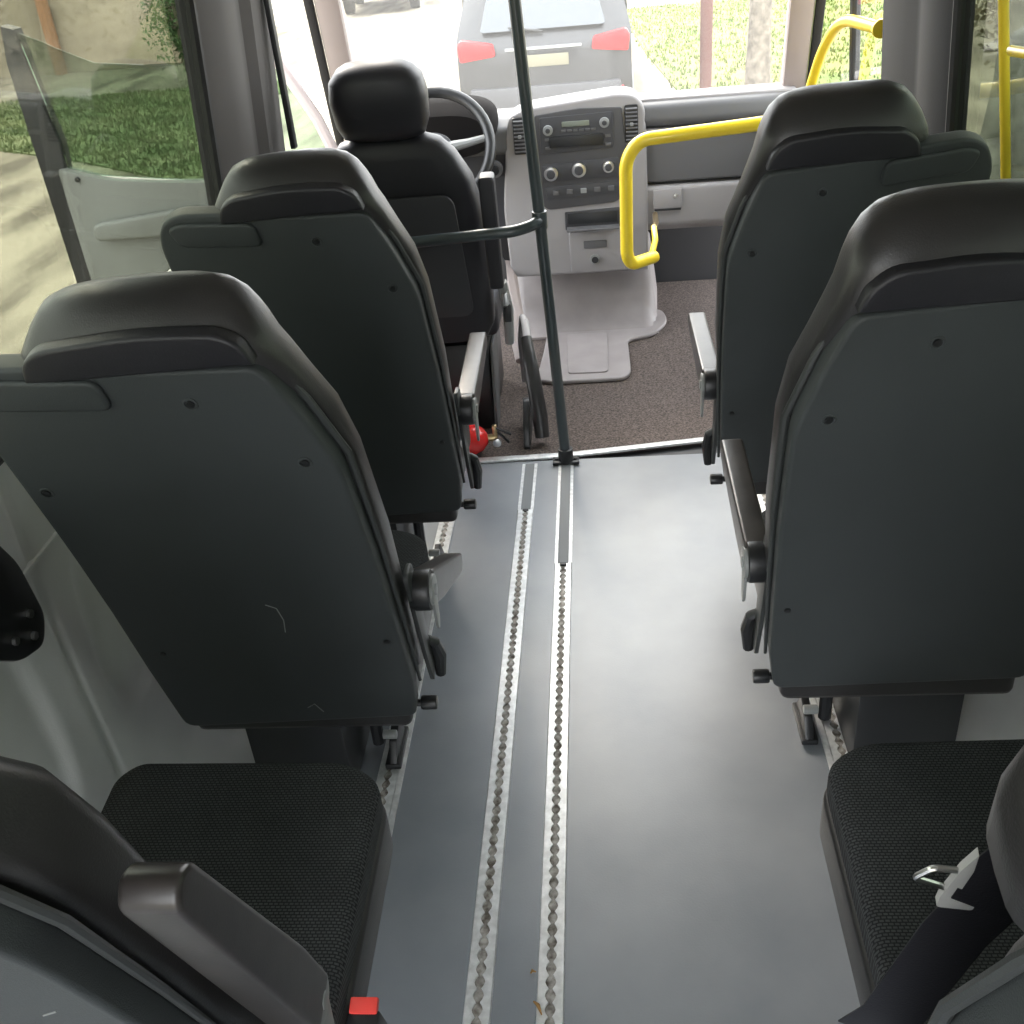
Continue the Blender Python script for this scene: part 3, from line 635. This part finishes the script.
for (cx, cz, nm) in ((-.262, .812, 0), (.149, .828, 1)):
    bm = B(); box(bm, (cx, .004, cz), (.050, .024, .132), .008); v = link('air_vent', bm, M['black'], dash)
    for k in range(9):
        bm = B(); box(bm, (cx, -.009, cz-.054+.0135*k), (.042, .010, .004), .001, rot=Matrix.Rotation(0.5, 3, 'X')); link('vent_slat', bm, M['dashm'], v)
    bm = B(); box(bm, (cx, -.016, cz), (.012, .008, .012), .002); link('vent_tab', bm, M['greyp'], v)
bm = B(); prism(bm, rounded([(-.112, .452), (.100, .456), (.100, .528), (-.112, .522)], .006), -.006, 0.01, D, .002); tr = link('tray', bm, M['dashd'], dash)
bm = B(); box(bm, (-.006, -.008, .497), (.19, .006, .042), .002); link('tray_opening', bm, M['black'], tr)
bm = B(); box(bm, (-.006, -.03, .462), (.20, .05, .008), .003); link('tray_lip', bm, M['dashm'], tr)
bm = B(); prism(bm, rounded([(-.100, .285), (.112, .285), (.106, .448), (-.100, .444)], .01), -.012, 0.01, D, .004); lp = link('lower_panel', bm, M['dashl'], dash)
bm = B(); box(bm, (0.0, -.014, .395), (.09, .01, .028), .004); link('ashtray_grip', bm, M['dashm'], lp)
bm = B(); cyl(bm, (-.003, -.014, .335), .020, .012, axis='Y', bev=.003); sk = link('power_socket', bm, M['greyp'], lp)
bm = B(); cyl(bm, (-.003, -.021, .335), .013, .006, axis='Y'); link('socket_cap', bm, M['black'], sk)
bm = B(); box(bm, (-.22, -.012, .50), (.03, .01, .06), .004); link('gear_slot', bm, M['dashd'], dash)
bm = B(); cyl(bm, (-.365, 0.0, .70), .030, .03, axis='Y', bev=.004); link('ignition_bezel', bm, M['dashm'], dash)
bm = B(); cyl(bm, (-.365, -.018, .70), .018, .02, axis='Y', bev=.003); link('ignition_barrel', bm, M['black'], dash)
# instrument hood
bm = B(); loft(bm, [(-0.16, -.55, .17, .78, .93, 3), (-0.10, -.55, .20, .77, .965, 3), (0.05, -.55, .21, .78, .965, 3), (0.15, -.55, .19, .8, .93, 3)], lambda a, v, w: (a, v, w), 32); link('instrument_hood', bm, mat('matt_black_hood', (0.010, 0.009, 0.009), 0.95, spec=0.1), dash)
# engine tunnel cover
root = thing('engine_tunnel_cover', 'pale grey moulded cover sloping from console foot onto the cab floor', 'floor cover', (0, 0, 0))
bm = B(); rows = []
def ring_t(y, x0, x1, z):
    return [(x0-.03, y, .004), (x0, y, z*.85), (x0+.03, y, z), (x1-.03, y, z), (x1, y, z*.85), (x1+.03, y, .004)]
for q in (ring_t(4.5, -.34, .24, .30), ring_t(4.16, -.33, .22, .285), ring_t(4.12, -.33, .22, .24), ring_t(4.10, -.33, .215, .10), ring_t(4.05, -.32, .215, .035), ring_t(3.96, -.31, .215, .014)):
    rows.append([bm.verts.new(v) for v in q])
for a, b in zip(rows, rows[1:]):
    for i in range(5): bm.faces.new((a[i], a[i+1], b[i+1], b[i]))
bm.faces.new(rows[-1]); link('shroud', bm, M['tunnel'], root, sharp=50)
bm = B(); prism(bm, rounded([(-.22, 3.80), (-.24, 3.53), (-.17, 3.505), (.09, 3.51), (.115, 3.56), (.115, 3.88), (.22, 3.92), (.29, 4.06), (.27, 4.20), (-.2, 4.20)], [.03, .03, .02, .03, .03, .03, .06, .06, .05, .02], 5), .004, .020, XY, .006, 3); link('rubber_flap', bm, M['tunnel'], root, sharp=50)
bm = B(); prism(bm, rounded([(-.13, 3.95), (-.12, 3.56), (.03, 3.56), (.035, 3.95)], .02), .018, .026, XY, .003); link('raised_pad', bm, M['tunnel'], root)
bm = B(); tube(bm, [(-.37, 4.0, .30), (-.32, 3.78, .16), (-.30, 3.62, .06)], [.05, .035, .02], 10); link('side_moulding', bm, M['apillar'], root)

# steering wheel
root = thing('steering_wheel', 'grey steering wheel partly hidden behind the driver headrest', 'steering wheel', (-0.535, 3.60, 0.86))
root.rotation_euler = (math.radians(58), 0, 0)
bm = B(); tube(bm, [(.195*math.cos(k*PI/20), .195*math.sin(k*PI/20), 0) for k in range(40)], .019, 12, closed=True); link('rim', bm, M['black'], root)
bm = B(); cyl(bm, (0, -.01, -.02), .07, .04, bev=.012); link('hub', bm, M['dashd'], root)
for a in (0.15, PI-0.15, -PI/2):
    bm = B(); c, s_ = math.cos(a), math.sin(a); tube(bm, [(.05*c, .05*s_, -.015), (.12*c, .12*s_, -.012), (.19*c, .19*s_, 0)], [.02, .014, .011], 10); link('spoke', bm, M['greyp'], root)
bm = B(); tube(bm, [(0, 0, -.03), (0, 0.05, -.30)], .035, 14); link('column', bm, M['dashd'], root)

# yellow rails
root = thing('yellow_handrail', 'yellow bent handrail in front of the dashboard glovebox', 'handrail', (0, 0, 0))
bm = B(); tube(bm, [(.74, 3.22, .975), (.52, 3.22, .945), (.145, 3.24, .918), (.103, 3.25, .86), (.100, 3.25, .56), (.115, 3.27, .525), (.19, 3.36, .515)], .0205, 18, smooth_r=.05); link('rail', bm, M['yellow'], root)
bm = B(); cyl(bm, (.19, 3.36, .515), .020, .02, axis=(.6, .7, 0), bev=.003)
tube(bm, [(.185, 3.36, .52), (.20, 3.40, .56), (.20, 3.48, .58)], .010, 10); link('mount', bm, M['yellow'], root)
bm = B(); tube(bm, [(.20, 3.47, .58), (.22, 3.7, .53), (.23, 3.92, .50)], .010, 8); link('mount_bracket', bm, M['brass'], root)
root = thing('yellow_grab_handle', 'curved yellow grab handle at the right cab doorway', 'grab handle', (0, 0, 0))
bm = B(); tube(bm, [(.715, 3.75, .80), (.72, 3.66, .93), (.725, 3.50, 1.10), (.735, 3.32, 1.20), (.775, 3.05, 1.20)], .0165, 16, smooth_r=.12); link('rail', bm, M['yellow'], root)
bm = B(); cyl(bm, (.777, 3.04, 1.20), .024, .02, axis='Y', bev=.003); link('mount', bm, M['yellow'], root)
root = thing('yellow_reflection_bar', 'upright yellow bar standing in for a reflection in the right rear window', 'reflection bar', (0, 0, 0))  # added bar, models a yellow reflection in the window glass as geometry
bm = B(); tube(bm, [(.822, 2.11, .955), (.752, 2.11, 1.354), (.712, 2.11, 1.58)], .0095, 14); link('bar', bm, M['yellow'], root)
bm = B(); tube(bm, [(.762, 2.06, 1.275), (.755, 1.75, 1.30)], .0095, 14); link('cross_bar', bm, M['yellow'], root)

# ================================================================ OPEN DRIVER DOOR
door = bpy.data.objects.new('door_1', None); C.collection.objects.link(door); door.location = (0, 3.88, 0); door['kind'] = 'structure'
bm = B(); prism(bm, rounded([(-.96, .02), (-1.98, .02), (-2.02, .40), (-2.02, .83), (-1.84, .775), (-1.455, .735), (-1.05, .76), (-.96, .80)], [.03, .05, .05, .02, .05, .2, .03, .02]), 0.0, 0.07, D, .012, 2); link('inner_panel', bm, M['doorp'], door, sharp=40)
bm = B(); prism(bm, rounded([(-1.10, .56), (-1.93, .555), (-1.93, .62), (-1.55, .66), (-1.10, .66)], .03), -.045, 0.0, D, .015, 3); link('armrest', bm, M['doorp'], door, sharp=40)
bm = B(); prism(bm, rounded([(-1.15, .12), (-1.85, .12), (-1.85, .33), (-1.15, .33)], .05), -.03, 0.0, D, .012, 3); link('door_pocket', bm, M['doorp'], door, sharp=40)
bm = B(); prism(bm, [(-2.09, .05), (-2.00, .05), (-2.0, .80), (-1.99, .92), (-2.01, 1.05), (-2.035, 1.31), (-2.08, 1.325), (-2.10, 1.2)], .02, .09, D, .008); link('rear_frame', bm, M['gasket'], door)
bm = B(); tube(bm, [(-.955, .04, .80), (-1.0, .04, .93), (-1.10, .04, 1.12), (-1.22, .04, 1.42), (-1.35, .04, 1.65)], .022, 10); link('front_frame', bm, M['apillar'], door)
bm = B(); prism(bm, [(-1.99, .80), (-2.005, 1.05), (-2.035, 1.30), (-1.95, 1.262), (-1.90, 1.235), (-1.78, 1.18), (-1.60, 1.16), (-1.12, 1.15), (-.97, .82), (-1.455, .735)], .035, .040, D); link('pane', bm, M['doorglass'], door, smooth=False)
bm = B(); cyl(bm, (-1.95, -.003, .785), .010, .01, axis='Y', bev=.002); link('screw', bm, M['black'], door)
bm = B(); tube(bm, [(-1.33, -.005, .60), (-1.33, -.03, .62), (-1.42, -.03, .62), (-1.42, -.005, .60)], .008, 8); link('door_handle', bm, M['dashd'], door)
bm = B(); box(bm, (-.94, 3.95, .62), (.06, .06, .10), .01); box(bm, (-.94, 3.95, .25), (.06, .06, .10), .01); struct('trim_10', bm, M['apillar'])

# ================================================================ OUTSIDE
GZ = -0.8
gm = bpy.data.materials.new('outside_ground'); gm.use_nodes = True
t = gm.node_tree; b = t.nodes['Principled BSDF']; b.inputs['Roughness'].default_value = 0.95; b.inputs['Specular IOR Level'].default_value = 0.1
co_ = t.nodes.new('ShaderNodeTexCoord'); n1 = t.nodes.new('ShaderNodeTexNoise'); n1.inputs['Scale'].default_value = 0.9; n1.inputs['Detail'].default_value = 10
t.links.new(co_.outputs['Object'], n1.inputs['Vector'])
mp = t.nodes.new('ShaderNodeMapping'); mp.inputs['Scale'].default_value = (1.6, 0.35, 1); mp.inputs['Rotation'].default_value = (0, 0, math.radians(22)); t.links.new(co_.outputs['Object'], mp.inputs[0])
n2 = t.nodes.new('ShaderNodeTexNoise'); n2.inputs['Scale'].default_value = 1.3; n2.inputs['Detail'].default_value = 8; t.links.new(mp.outputs[0], n2.inputs['Vector'])
r1 = t.nodes.new('ShaderNodeValToRGB'); e = r1.color_ramp.elements
e[0].position = .36; e[0].color = (.13, .115, .09, 1); e[1].position = .60; e[1].color = (.31, .28, .215, 1)
t.links.new(n2.outputs[0], r1.inputs[0]); t.links.new(r1.outputs[0], b.inputs['Base Color'])
bm = B(); bmesh.ops.create_grid(bm, x_segments=2, y_segments=2, size=70); o = link('outside_ground', bm, gm, smooth=False); o.location.z = GZ; o['kind'] = 'structure'
# grass verges: uneven sheets with blades
def grass(name, poly, label, col, n, hmax):
    mg = mat(name+'_green', col[0], 0.9, col2=col[1], nscale=1.4)
    xs = [q[0] for q in poly]; ys = [q[1] for q in poly]
    def inside(x, y):
        c = False; j = len(poly)-1
        for i in range(len(poly)):
            (xi, yi), (xj, yj) = poly[i], poly[j]
            if (yi > y) != (yj > y) and x < (xj-xi)*(y-yi)/(yj-yi)+xi: c = not c
            j = i
        return c
    bm = B(); k = 0
    while k < n:
        x = random.uniform(min(xs), max(xs)); y = random.uniform(min(ys), max(ys))
        if not inside(x, y): continue
        k += 1
        for q in range(3):
            a = random.uniform(0, 2*PI); h = random.uniform(.4, 1)*hmax; w = h*0.30; px, py = x+random.uniform(-.06, .06), y+random.uniform(-.06, .06)
            l = random.uniform(.1, .5)*h; c2 = math.cos(a); s2 = math.sin(a)
            bm.faces.new([bm.verts.new(v) for v in ((px-w*s2, py+w*c2, GZ), (px+w*s2, py-w*c2, GZ), (px+l*c2, py+l*s2, GZ+h))])
    bm2 = bm
    prism(bm2, poly, GZ, GZ+.02, XY)
    o = link(name, bm2, mg, smooth=False); return tag(o, label, 'grass', kind='stuff')
grass('grass_verge', [(-8.9, 14.3), (-6.3, 12.5), (-4.25, 10.8), (-4.0, 12.0), (-4.9, 17.6), (-12, 17.6)], 'green grass verge beyond the open driver door', ((.075, .115, .035), (.17, .19, .085)), 4600, .085)
grass('grass_bank', [(1.15, 13.6), (0.9, 17.5), (0.7, 24), (7, 24), (4.0, 13.8)], 'sunny green grass patch ahead on the right of the parked car', ((.085, .13, .015), (.16, .17, .03)), 3500, .08)
# bushes made of leaf cards on twigs
def bush(name, c, r, h, n, mm, label, cat='bush', ls=.10, group=None):
    root = thing(name, label, cat, (c[0], c[1], GZ), group)
    bm = B()
    for k in range(9):
        a = random.uniform(0, 2*PI); rr = random.uniform(.2, .8)*r
        tube(bm, [(0, 0, 0), (rr*.4*math.cos(a), rr*.4*math.sin(a), h*.4), (rr*math.cos(a), rr*math.sin(a), h*random.uniform(.6, .95))], [.04, .025, .008], 5)
    link('stems', bm, M['bark'], root)
    bm = B()
    for k in range(n):
        while True:
            q = Vector((random.uniform(-1, 1), random.uniform(-1, 1), random.uniform(-1, 1)))
            if .35 < q.length < 1: break
        lump = 1+.22*math.sin(q.x*5+k*0)+.15*math.sin(q.y*7+q.z*6)
        P0 = Vector((q.x*r*lump, q.y*r*lump, h*.5+q.z*h*.5*lump))
        R_ = Matrix.Rotation(random.uniform(0, 2*PI), 3, Vector((random.uniform(-1, 1), random.uniform(-1, 1), random.uniform(-1, 1))).normalized())
        s_ = ls*random.uniform(.6, 1.3)
        bm.faces.new([bm.verts.new(P0+R_ @ Vector(v)*s_) for v in ((-.5, 0, 0), (0, -.28, .05), (.55, 0, 0), (0, .28, .05))])
    link('foliage', bm, mm, root, smooth=False); return root
bush('leafy_bush', (-6.85, 18.7), 0.50, 2.6, 4200, M['leaf'], 'dark green bush beside the beige house, seen through the side window', ls=.075)
bush('leafy_bush', (-9.6, 15.6), 0.55, 0.9, 2200, M['leafd'], 'brownish bush at the left edge of the side window', ls=.06)
# house
root = thing('house', 'beige rendered house far beyond the side window', 'house', (0, 0, GZ))
bm = B(); box(bm, (-11.3, 24.0, 2.0), (7.2, 6.0, 4.0), .02); link('wall', bm, M['house'], root)
bm = B(); prism(bm, [(-15.2, 4.0), (-7.4, 4.0), (-11.3, 6.0)], 20.8, 27.2, D, .02); link('roof', bm, M['rust'], root)
bm = B(); box(bm, (-11.9, 20.97, 2.0), (.9, .06, 1.2), .01); link('window', bm, M['carglass'], root)
bm = B(); tube(bm, [(-10.2, 20.9, 0), (-10.2, 20.9, 3.9)], .12, 10); link('downpipe', bm, mat('tan_pipe', (.22, .11, .05), .7), root)
bm = B(); tube(bm, [(1.405, 13.4, GZ), (1.405, 13.4, 1.6)], .075, 12); tag(link('rusty_post', bm, M['rust']), 'reddish brown post standing in the grass ahead on the right', 'post')
bm = B(); tube(bm, [(1.95, 12.9, GZ), (1.95, 12.9, 0), (1.98, 12.9, 3.0)], [.16, .13, .10], 12); tag(link('tree_trunk', bm, M['bark']), 'grey trunk just right of the rusty post ahead', 'tree')
bush('dry_bush', (3.6, 26.5), 1.9, 2.2, 2600, M['leafd'], 'dry brownish bush ahead behind the grass patch on the right')
bush('dry_bush', (6.9, 17.5), 1.6, 2.0, 1800, M['leafd'], 'dry pale bush ahead at the right windscreen pillar')
# right side: trunk and bank
root = thing('thick_tree', 'thick mossy tree trunk outside the right side window', 'tree', (2.95, 7.6, GZ))
bm = B(); pts = [(0, 0, 0), (.03, .02, 1.0), (-.02, 0, 2.0), (.05, 0, 3.4)]; tube(bm, pts, [.30, .24, .21, .18], 20); link('trunk', bm, M['stone'], root)
bush('leafy_bush', (5.2, 10.2), 1.6, 2.6, 2600, M['leafd'], 'olive bush outside the right side window behind the thick trunk')
bush('leafy_bush', (4.2, 6.6), 1.0, 1.9, 1800, M['leaf'], 'green bush outside the right side window beside the thick trunk')
bush('leafy_bush', (5.4, 14.8), 1.3, 2.0, 1500, M['leafd'], 'pale olive bush seen through the right cab door glass')
# cars
def suv(x, y, rz, label, paint, plate=True):
    root = thing('parked_car', label, 'car', (x, y, GZ), 'parked cars'); root.rotation_euler.z = rz
    # side profile (y forward, z)
    prof = rounded([(0.05, .35), (0.0, .55), (0.02, .95), (.10, 1.08), (.42, 1.60), (.75, 1.69), (1.9, 1.70), (2.7, 1.62), (3.35, 1.12), (4.3, .95), (4.5, .7), (4.45, .35)], [.05, .05, .05, .08, .15, .2, .3, .3, .2, .2, .1, .05])
    bm = B(); t_ = bmesh.new(); secs = []
    for xx in (-.92, -.88, -.78, -.6, 0, .6, .78, .88, .92):
        k = max(0, (abs(xx)-.70)/.22)
        secs.append([t_.verts.new((xx*(1-.16*max(0, (z-1.05)/.65)), yy+(.12*k*(1 if yy < 2 else -1)), z-(.05*k if z > 1.2 else 0))) for (yy, z) in prof])
    for a, b_ in zip(secs, secs[1:]):
        for i in range(len(prof)): t_.faces.new((a[i], a[(i+1) % len(prof)], b_[(i+1) % len(prof)], b_[i]))
    t_.faces.new(secs[0]); t_.faces.new(secs[-1]); merge(bm, t_); link('body', bm, paint, root, sharp=30)
    def RW(a, b_, d):  # rear window plane from (y .10,z 1.1) to (.44,1.6)
        return (a*(1-.16*b_*.7), .075+.345*b_-d, 1.09+.50*b_+d*.3)
    bm = B(); prism(bm, rounded([(-.66, .05), (.66, .05), (.60, .93), (-.60, .93)], .06), 0.0, .03, RW, .006); link('rear_window', bm, M['carglass'], root)
    for s in (-1, 1):
        bm = B(); prism(bm, rounded([(s*.50, .90), (s*.88, .86), (s*.90, 1.02), (s*.86, 1.08), (s*.52, 1.02)], .03), -.03, .06, D, .01); link('tail_lamp', bm, M['tail'], root)
        bm = B(); prism(bm, [(1.0, 1.15), (.75, 1.52), (2.5, 1.52), (3.1, 1.15)], s*.80, s*.925, lambda a, b_, d: (d*(1-.13*(b_-1.1)), a, b_), .01); link('side_window', bm, M['carglass'], root)
        for yy in (.85, 3.55):
            bm = B(); cyl(bm, (s*.82, yy, .34), .34, .24, axis='X', bev=.03); w = link('wheel', bm, M['tread'], root)
            bm = B(); cyl(bm, (s*.945, yy, .34), .21, .02, axis='X', bev=.004); link('rim', bm, M['greyp'], w)
        bm = B(); box(bm, (s*1.0, 3.0, 1.12), (.18, .12, .14), .03); link('side_mirror', bm, paint, root)
        bm = B(); box(bm, (s*.75, .02, .50), (.16, .03, .05), .01); link('reflector', bm, M['tail'], root)
    bm = B(); box(bm, (0, -.005, .83), (.52, .02, .115), .004); link('number_plate', bm, M['plate'], root)
    bm = B(); box(bm, (0, .02, .47), (1.6, .10, .24), .03); link('bumper', bm, M['dashd'], root)
    bm = B(); box(bm, (0, .0, .95), (.8, .03, .03), .008); link('chrome_strip', bm, M['greyp'], root)
    bm = B(); tube(bm, [(0, .06, 1.10), (-.35, .03, 1.16)], .010, 8); link('rear_wiper', bm, M['black'], root)
    return root
suv(-0.46, 11.6, 0.0, 'dark grey parked car with red tail lamps seen through the windscreen', M['car'])
suv(-5.0, 27.5, 0.1, 'second dark car far ahead at the top edge left of the pole', M['car'])
